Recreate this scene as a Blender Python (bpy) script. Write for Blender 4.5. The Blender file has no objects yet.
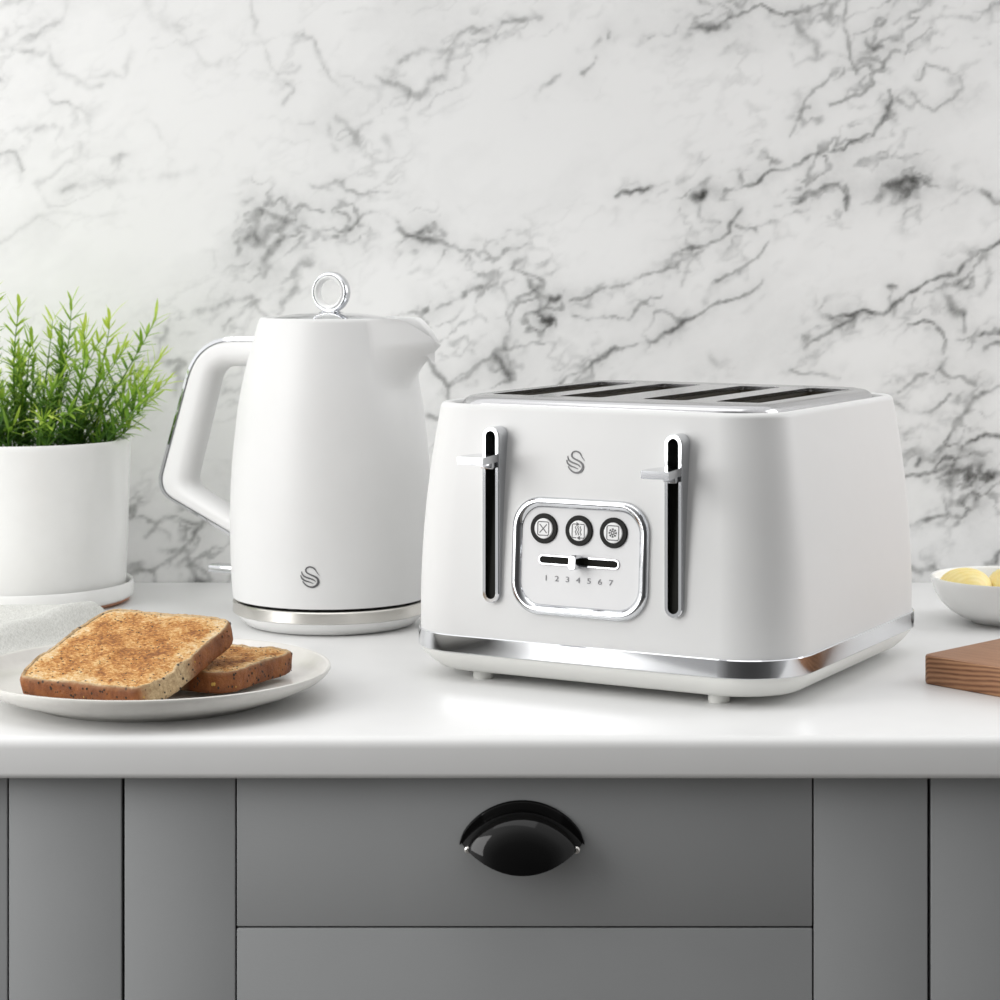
import bpy, bmesh, math, random
import numpy as np
from mathutils import Vector, Matrix, noise
random.seed(4)
PI = math.pi
R = math.radians
scene = bpy.context.scene
col = scene.collection
CT = 0.9                      # height of the worktop's upper face
CAMZ = CT + 0.30

# ------------------------------------------------------------------ helpers
def link(name, me, mat=None, parent=None, ang=40, smooth=True):
    if smooth:
        bm = bmesh.new(); bm.from_mesh(me)
        bmesh.ops.recalc_face_normals(bm, faces=bm.faces[:])
        for f in bm.faces: f.smooth = True
        for e in bm.edges:
            if len(e.link_faces) == 2: e.smooth = e.calc_face_angle(0) < R(ang)
        bm.to_mesh(me); bm.free()
    o = bpy.data.objects.new(name, me); col.objects.link(o)
    if mat: me.materials.append(mat)
    if parent: o.parent = parent
    return o

def mk(name, vf, mat, parent=None, ang=40, smooth=True):
    v, f = vf
    me = bpy.data.meshes.new(name); me.from_pydata([tuple(p) for p in v], [], f); me.update()
    return link(name, me, mat, parent, ang, smooth)

def mkbm(name, bm, mat, parent=None, ang=40):
    me = bpy.data.meshes.new(name); bm.to_mesh(me); bm.free()
    return link(name, me, mat, parent, ang)

def thing(name, label, cat, loc=(0, 0, 0), rz=0, group=None):
    o = bpy.data.objects.new(name, None); col.objects.link(o)
    o.location = loc; o.rotation_euler = (0, 0, rz); o.empty_display_size = .05
    return tag(o, label, cat, group)

def tag(o, label, cat, group=None):
    o['label'] = label; o['category'] = cat
    if group: o['group'] = group
    return o

def join(*parts):
    V, F = [], []
    for v, f in parts:
        n = len(V); V += [tuple(p) for p in v]; F += [tuple(i + n for i in q) for q in f]
    return V, F

def loft(rings, cap0=True, cap1=True, closed=True):
    n = len(rings[0]); V = [tuple(p) for r in rings for p in r]; F = []
    m = n if closed else n - 1
    for i in range(len(rings) - 1):
        for j in range(m):
            k = (j + 1) % n
            F.append((i * n + j, i * n + k, (i + 1) * n + k, (i + 1) * n + j))
    if cap0: F.append(tuple(range(n))[::-1])
    if cap1: F.append(tuple((len(rings) - 1) * n + j for j in range(n)))
    return V, F

def rr(W, D, rad, n=8, cx=0, cy=0):
    pts = []
    for sx, sy, a0 in ((1, -1, -90), (1, 1, 0), (-1, 1, 90), (-1, -1, 180)):
        for k in range(n + 1):
            a = R(a0 + 90 * k / n)
            pts.append((cx + sx * (W / 2 - rad) + rad * math.cos(a), cy + sy * (D / 2 - rad) + rad * math.sin(a)))
    return pts

def ring(pts, z): return [(x, y, z) for x, y in pts]

def revolve(prof, n=64, cap0=True, cap1=True, c=(0, 0)):
    return loft([[(c[0] + r * math.cos(2 * PI * j / n), c[1] + r * math.sin(2 * PI * j / n), z) for j in range(n)] for r, z in prof], cap0, cap1)

def box(x0, x1, y0, y1, z0, z1):
    V = [(x, y, z) for z in (z0, z1) for y in (y0, y1) for x in (x0, x1)]
    return V, [(0, 2, 3, 1), (4, 5, 7, 6), (0, 1, 5, 4), (2, 6, 7, 3), (0, 4, 6, 2), (1, 3, 7, 5)]

def bbox(x0, x1, y0, y1, z0, z1, b, seg=3):
    v, f = box(x0, x1, y0, y1, z0, z1)
    bm = bmesh.new(); vs = [bm.verts.new(p) for p in v]
    for q in f: bm.faces.new([vs[i] for i in q])
    bmesh.ops.bevel(bm, geom=bm.edges[:], offset=b, segments=seg, profile=.5, affect='EDGES')
    bm.verts.index_update()
    out = [tuple(x.co) for x in bm.verts], [tuple(x.index for x in fc.verts) for fc in bm.faces]
    bm.free(); return out

def tube(path, rad, n=10, closed=False, cap=True):
    P = [Vector(p) for p in path]; N = len(P); rings = []; up = None
    for i, p in enumerate(P):
        a = P[(i - 1) % N] if (closed or i > 0) else p
        b = P[(i + 1) % N] if (closed or i < N - 1) else p
        t = (b - a).normalized()
        if up is None: up = t.orthogonal().normalized()
        up = (up - t * up.dot(t)).normalized(); s = t.cross(up)
        r = rad(i / (N - 1)) if callable(rad) else rad
        rings.append([p + (up * math.cos(2 * PI * k / n) + s * math.sin(2 * PI * k / n)) * r for k in range(n)])
    if closed: rings.append(rings[0])
    return loft(rings, cap and not closed, cap and not closed)

def smooth_path(pts, sub=6, closed=False):
    P = [np.array(p, float) for p in pts]; N = len(P); out = []
    for i in range(N if closed else N - 1):
        if closed: a, b, c, d = P[(i - 1) % N], P[i], P[(i + 1) % N], P[(i + 2) % N]
        else: a, b, c, d = P[max(i - 1, 0)], P[i], P[i + 1], P[min(i + 2, N - 1)]
        for k in range(sub):
            t = k / sub
            out.append(.5 * (2 * b + (c - a) * t + (2 * a - 5 * b + 4 * c - d) * t * t + (3 * b - a - 3 * c + d) * t ** 3))
    if not closed: out.append(P[-1])
    return out

def fillet(pts, rads, n=6):
    """polyline with rounded inner corners (2-D)"""
    out = [np.array(pts[0], float)]
    for i in range(1, len(pts) - 1):
        p, a, b = (np.array(q, float) for q in (pts[i], pts[i - 1], pts[i + 1]))
        u, v = (a - p) / np.linalg.norm(a - p), (b - p) / np.linalg.norm(b - p)
        r = rads[i]; s, e = p + u * r, p + v * r
        for k in range(n + 1):
            t = k / n
            out.append((1 - t) ** 2 * s + 2 * t * (1 - t) * p + t * t * e)
    out.append(np.array(pts[-1], float))
    return out

def ribbon(pts, width, fmap, h=.0004):
    """flat raised stroke; fmap(u, v, lift) -> 3-D point"""
    P = [np.array(p, float) for p in pts]; N = len(P); rows = []
    for i in range(N):
        t = P[min(i + 1, N - 1)] - P[max(i - 1, 0)]; t = t / (np.linalg.norm(t) + 1e-12)
        nrm = np.array((-t[1], t[0])); w = (width(i / (N - 1)) if callable(width) else width) / 2
        a, b = P[i] + nrm * w, P[i] - nrm * w
        rows.append([fmap(a[0], a[1], -h * .5), fmap(a[0], a[1], h), fmap(b[0], b[1], h), fmap(b[0], b[1], -h * .5)])
    return loft(rows)

# ------------------------------------------------------------------ materials
def new_mat(name):
    m = bpy.data.materials.new(name); m.use_nodes = True
    nt = m.node_tree; return m, nt, nt.nodes['Principled BSDF']

def N(nt, kind, **kw):
    n = nt.nodes.new(kind)
    for k, v in kw.items():
        if k.startswith('i_'): n.inputs[k[2:].replace('_', ' ')].default_value = v
        else: setattr(n, k, v)
    return n

def ramp(nt, src, stops):
    r = nt.nodes.new('ShaderNodeValToRGB'); e = r.color_ramp.elements
    while len(e) < len(stops): e.new(.5)
    for k, (p, c) in enumerate(stops): e[k].position = p; e[k].color = (*c, 1)
    nt.links.new(src, r.inputs[0]); return r.outputs[0]

def bump(nt, b, src, strength=.2, dist=.001):
    k = N(nt, 'ShaderNodeBump'); k.inputs['Strength'].default_value = strength; k.inputs['Distance'].default_value = dist
    nt.links.new(src, k.inputs['Height']); nt.links.new(k.outputs[0], b.inputs['Normal']); return k

def objco(nt): return N(nt, 'ShaderNodeTexCoord').outputs['Object']

def noise_tex(nt, scale, detail=4, rough=.55, vec=None):
    n = N(nt, 'ShaderNodeTexNoise'); n.inputs['Scale'].default_value = scale
    n.inputs['Detail'].default_value = detail; n.inputs['Roughness'].default_value = rough
    nt.links.new(vec or objco(nt), n.inputs['Vector']); return n.outputs['Fac']

def plain(name, c, rough=.5, metal=0, var=.03, nscale=60, bmp=0, bscale=400, coat=0, spec=.5):
    m, nt, b = new_mat(name)
    f = noise_tex(nt, nscale)
    lo = tuple(max(0, x * (1 - var)) for x in c); hi = tuple(min(1, x * (1 + var)) for x in c)
    nt.links.new(ramp(nt, f, ((.3, lo), (.7, hi))), b.inputs['Base Color'])
    b.inputs['Roughness'].default_value = rough; b.inputs['Metallic'].default_value = metal
    b.inputs['Coat Weight'].default_value = coat; b.inputs['Specular IOR Level'].default_value = spec
    if bmp: bump(nt, b, noise_tex(nt, bscale, 3), bmp, .0004)
    return m

M = {}
M['white'] = plain('white_enamel', (.69, .69, .685), .42, var=.006, bmp=.03, bscale=1500)
M['white_gloss'] = plain('white_gloss', (.83, .83, .82), .22, var=.006)
M['white_base'] = plain('white_plastic', (.80, .80, .77), .4, var=.006)
M['chrome'] = plain('chrome', (.66, .67, .69), .06, 1, var=.01)
M['band'] = plain('chrome_band', (.72, .73, .75), .09, 1, var=.01)
M['button'] = plain('button_white', (.86, .86, .86), .5, var=.006, spec=.3)
M['satin'] = plain('satin_silver', (.85, .85, .86), .32, .9, var=.01)
M['panel'] = plain('control_panel_white', (.77, .77, .775), .5, 0, var=.006, spec=.3)
M['black'] = plain('black_gloss', (.004, .004, .004), .06, var=.1, spec=.28)
M['slot_black'] = plain('slot_black', (.006, .006, .004), .5, var=.1, spec=.12)
M['matt_black'] = plain('matt_black', (.008, .008, .007), .5, var=.1, spec=.2)
M['dark_in'] = plain('dark_oven_liner', (.030, .024, .014), .45, .3, var=.3)
M['ink'] = plain('grey_ink', (.09, .09, .095), .35, var=.1)
M['ink2'] = plain('pale_grey_ink', (.22, .22, .23), .4, var=.1)
M['steel_screw'] = plain('screw_metal', (.7, .68, .65), .25, .8, var=.05)
M['ceramic'] = plain('white_ceramic', (.90, .90, .885), .22, var=.01, coat=.2)
M['stoneware'] = plain('stoneware', (.67, .655, .62), .28, var=.03, nscale=120, coat=.25)
M['terracotta'] = plain('terracotta', (.42, .20, .12), .8, var=.1)
M['soil'] = plain('potting_soil', (.03, .02, .012), .95, var=.5, nscale=300, bmp=1, bscale=250)
M['worktop'] = plain('worktop_white', (.73, .73, .725), .33, var=.01, nscale=30)
M['floor'] = plain('floor_grey', (.16, .15, .14), .6, var=.2, nscale=5)
M['carcass'] = plain('cabinet_inner', (.02, .02, .022), .8, var=.1)

# brushed steel
def brushed(name, c, rough, sx, sy, sz):
    m, nt, b = new_mat(name)
    mp = N(nt, 'ShaderNodeMapping'); mp.inputs['Scale'].default_value = (sx, sy, sz)
    nt.links.new(objco(nt), mp.inputs['Vector'])
    f = noise_tex(nt, 1, 3, .6, mp.outputs[0])
    nt.links.new(ramp(nt, f, ((.3, tuple(x * .92 for x in c)), (.7, c))), b.inputs['Base Color'])
    b.inputs['Metallic'].default_value = 1; b.inputs['Roughness'].default_value = rough
    bump(nt, b, f, .03, .0002); return m
M['brushed'] = brushed('brushed_steel_ring', (.74, .72, .68), .26, 12, 12, 3000)
M['topplate'] = brushed('polished_steel_top', (.54, .54, .55), .15, 12, 900, 900)

# painted cabinet
def paint():
    m, nt, b = new_mat('grey_paint')
    f = noise_tex(nt, 8, 3)
    nt.links.new(ramp(nt, f, ((.3, (.295, .302, .306)), (.7, (.312, .319, .323)))), b.inputs['Base Color'])
    b.inputs['Roughness'].default_value = .5
    mp = N(nt, 'ShaderNodeMapping'); mp.inputs['Scale'].default_value = (350, 350, 600)
    nt.links.new(objco(nt), mp.inputs['Vector'])
    bump(nt, b, noise_tex(nt, 1, 3, .6, mp.outputs[0]), .16, .0006); return m
M['paint'] = paint()

def wood():
    m, nt, b = new_mat('oiled_oak')
    mp = N(nt, 'ShaderNodeMapping'); mp.inputs['Scale'].default_value = (16, 260, 200)
    mp.inputs['Location'].default_value = (.3, .12, 1.1)
    nt.links.new(objco(nt), mp.inputs['Vector'])
    f1 = noise_tex(nt, 1.2, 6, .65, mp.outputs[0])
    mp2 = N(nt, 'ShaderNodeMapping'); mp2.inputs['Location'].default_value = (0, .055, .034); mp2.inputs['Scale'].default_value = (.25, 1, 1)
    nt.links.new(objco(nt), mp2.inputs['Vector'])
    w = N(nt, 'ShaderNodeTexWave', wave_type='RINGS', rings_direction='X')
    w.inputs['Scale'].default_value = 150; w.inputs['Distortion'].default_value = 2.2; w.inputs['Detail'].default_value = 3; w.inputs['Detail Scale'].default_value = .8
    nt.links.new(mp2.outputs[0], w.inputs['Vector'])
    mx = N(nt, 'ShaderNodeMix', data_type='FLOAT'); mx.inputs[0].default_value = .42
    nt.links.new(f1, mx.inputs[2]); nt.links.new(w.outputs['Fac'], mx.inputs[3])
    nt.links.new(ramp(nt, mx.outputs[0], ((.25, (.17, .066, .028)), (.5, (.33, .155, .072)), (.78, (.44, .23, .115)))), b.inputs['Base Color'])
    b.inputs['Roughness'].default_value = .45
    bump(nt, b, f1, .12, .0005); return m
M['wood'] = wood()

def marble():
    m, nt, b = new_mat('white_marble')
    at = N(nt, 'ShaderNodeAttribute', attribute_name='vein')
    fine = noise_tex(nt, 260, 5, .7)
    mul = N(nt, 'ShaderNodeMath', operation='MULTIPLY_ADD'); mul.inputs[1].default_value = .9; mul.inputs[2].default_value = .55
    nt.links.new(fine, mul.inputs[0])
    m2 = N(nt, 'ShaderNodeMath', operation='MULTIPLY', use_clamp=True)
    nt.links.new(at.outputs['Fac'], m2.inputs[0]); nt.links.new(mul.outputs[0], m2.inputs[1])
    c = ramp(nt, m2.outputs[0], ((0, (.90, .90, .893)), (.25, (.55, .553, .548)), (.6, (.26, .262, .258)), (1, (.07, .07, .066))))
    nt.links.new(c, b.inputs['Base Color'])
    b.inputs['Roughness'].default_value = .3
    return m
M['marble'] = marble()

def linen():
    m, nt, b = new_mat('pale_linen')
    tc = N(nt, 'ShaderNodeTexCoord').outputs['UV']
    f = []
    for sc in ((260, 1500, 1), (1500, 260, 1)):
        mp = N(nt, 'ShaderNodeMapping'); mp.inputs['Scale'].default_value = sc
        nt.links.new(tc, mp.inputs['Vector']); f.append(noise_tex(nt, 1, 2, .5, mp.outputs[0]))
    mx = N(nt, 'ShaderNodeMath', operation='MULTIPLY_ADD'); mx.inputs[1].default_value = .5
    hf = N(nt, 'ShaderNodeMath', operation='MULTIPLY'); hf.inputs[1].default_value = .5
    nt.links.new(f[1], hf.inputs[0]); nt.links.new(f[0], mx.inputs[0]); nt.links.new(hf.outputs[0], mx.inputs[2])
    nt.links.new(ramp(nt, mx.outputs[0], ((.36, (.50, .50, .47)), (.62, (.70, .70, .67)))), b.inputs['Base Color'])
    b.inputs['Roughness'].default_value = .95
    bump(nt, b, mx.outputs[0], .8, .0008); return m
M['linen'] = linen()

def toast_mat(crust):
    m, nt, b = new_mat('toast_crust' if crust else 'toast_crumb')
    co = objco(nt)
    big = noise_tex(nt, 55, 6, .7, co)
    mpf = N(nt, 'ShaderNodeMapping'); mpf.inputs['Scale'].default_value = (330, 620, 420) if not crust else (420, 420, 420)
    nt.links.new(co, mpf.inputs['Vector']); fine = noise_tex(nt, 1, 4, .72, mpf.outputs[0])
    if crust:
        pale = N(nt, 'ShaderNodeAttribute', attribute_name='pale').outputs['Fac']
        c1 = ramp(nt, big, ((.3, (.115, .030, .007)), (.55, (.27, .085, .018)), (.8, (.40, .17, .045))))
        c2 = ramp(nt, fine, ((.3, (.36, .23, .11)), (.6, (.62, .46, .26)), (.8, (.72, .58, .36))))
        mx = N(nt, 'ShaderNodeMix', data_type='RGBA'); nt.links.new(pale, mx.inputs[0]); nt.links.new(c1, mx.inputs[6]); nt.links.new(c2, mx.inputs[7])
        base = mx.outputs[2]
    else:
        edge = N(nt, 'ShaderNodeAttribute', attribute_name='brown').outputs['Fac']
        ad = N(nt, 'ShaderNodeMath', operation='MULTIPLY_ADD'); ad.inputs[1].default_value = 1.5
        nt.links.new(big, ad.inputs[0]); 
        sb = N(nt, 'ShaderNodeMath', operation='MULTIPLY_ADD'); sb.inputs[1].default_value = 1.35; sb.inputs[2].default_value = -.70 - .12
        nt.links.new(fine, sb.inputs[0]); nt.links.new(sb.outputs[0], ad.inputs[2])
        a2 = N(nt, 'ShaderNodeMath', operation='ADD'); nt.links.new(ad.outputs[0], a2.inputs[0]); nt.links.new(edge, a2.inputs[1])
        base = ramp(nt, a2.outputs[0], ((.30, (.80, .63, .40)), (.50, (.74, .46, .18)), (.70, (.54, .225, .045)), (.95, (.24, .08, .016))))
    # seeds
    vo = N(nt, 'ShaderNodeTexVoronoi'); vo.inputs['Scale'].default_value = 190 if crust else 300
    nt.links.new(co, vo.inputs['Vector'])
    sp = ramp(nt, vo.outputs['Distance'], ((.14, (1, 1, 1)), (.26, (0, 0, 0))))
    gate = N(nt, 'ShaderNodeSeparateColor'); nt.links.new(vo.outputs['Color'], gate.inputs[0])
    gt = N(nt, 'ShaderNodeMath', operation='GREATER_THAN'); gt.inputs[1].default_value = .50 if not crust else .62; nt.links.new(gate.outputs[0], gt.inputs[0])
    mm = N(nt, 'ShaderNodeMath', operation='MULTIPLY'); nt.links.new(sp, mm.inputs[0]); nt.links.new(gt.outputs[0], mm.inputs[1])
    mx2 = N(nt, 'ShaderNodeMix', data_type='RGBA'); nt.links.new(mm.outputs[0], mx2.inputs[0]); nt.links.new(base, mx2.inputs[6])
    mx2.inputs[7].default_value = (.035, .022, .012, 1)
    nt.links.new(mx2.outputs[2], b.inputs['Base Color'])
    b.inputs['Roughness'].default_value = .75 if not crust else .6
    bump(nt, b, fine, 1.0 if not crust else .6, .0022)
    return m
M['crust'] = toast_mat(True); M['crumb'] = toast_mat(False)
M['seed'] = plain('dark_seed', (.03, .02, .012), .5, var=.4)
M['seed_gold'] = plain('golden_seed', (.55, .33, .06), .4, var=.2)

def leaf_mat():
    m, nt, b = new_mat('green_leaf')
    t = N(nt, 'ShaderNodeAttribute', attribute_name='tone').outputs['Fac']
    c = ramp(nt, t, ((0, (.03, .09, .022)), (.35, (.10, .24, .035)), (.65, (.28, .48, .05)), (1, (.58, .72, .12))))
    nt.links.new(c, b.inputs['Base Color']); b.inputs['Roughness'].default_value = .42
    tr = N(nt, 'ShaderNodeBsdfTranslucent'); nt.links.new(c, tr.inputs[0])
    mx = N(nt, 'ShaderNodeMixShader'); mx.inputs[0].default_value = .38
    out = nt.nodes['Material Output']
    nt.links.new(b.outputs[0], mx.inputs[1]); nt.links.new(tr.outputs[0], mx.inputs[2]); nt.links.new(mx.outputs[0], out.inputs[0])
    return m
M['leaf'] = leaf_mat()

def butter_mat():
    m, nt, b = new_mat('butter')
    nt.links.new(ramp(nt, noise_tex(nt, 80), ((.3, (.86, .68, .25)), (.7, (.90, .77, .38)))), b.inputs['Base Color'])
    b.inputs['Roughness'].default_value = .4; b.inputs['Subsurface Weight'].default_value = .25
    b.inputs['Subsurface Radius'].default_value = (.006, .004, .001); return m
M['butter'] = butter_mat()

# ------------------------------------------------------------------ camera
cam = bpy.data.cameras.new('camera'); co = bpy.data.objects.new('camera', cam); col.objects.link(co)
co.location = (0, 0, CAMZ); co.rotation_euler = (PI / 2, 0, 0)
cam.sensor_width = 36; cam.lens = 2.3 * 36; cam.shift_y = -.249
cam.dof.use_dof = True; cam.dof.focus_distance = 1.58; cam.dof.aperture_fstop = 16
cam.clip_start = .05
scene.camera = co

# ------------------------------------------------------------------ setting
YW = 2.083; YC = 1.4186; YF = 1.432
def struct(o): o['kind'] = 'structure'; return o

# marble wall: veins follow polylines set out on the slab (px-like units: 1 unit = .9057 mm)
U = YW / 2300
def vn(X, Z, sc, seed, octv=4, gain=.5):
    """smooth value noise, each octave turned by its own angle"""
    rg = np.random.default_rng(seed); out = 0; amp = 1; tot = 0
    for o in range(octv):
        s = sc / 2 ** o; a = rg.uniform(.2, 1.3); tab = rg.random((256, 256)).astype(np.float32)
        def idx(q):
            q = q / s + 4096.37; i = np.floor(q).astype(np.int32); t = q - i; return i & 255, (i + 1) & 255, t * t * (3 - 2 * t)
        ix, jx, tx = idx(X * math.cos(a) + Z * math.sin(a)); iz, jz, tz = idx(Z * math.cos(a) - X * math.sin(a))
        v = (tab[iz, ix] * (1 - tx) + tab[iz, jx] * tx) * (1 - tz) + (tab[jz, ix] * (1 - tx) + tab[jz, jx] * tx) * tz
        out = out + amp * v; tot += amp; amp *= gain
    return out / tot
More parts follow.
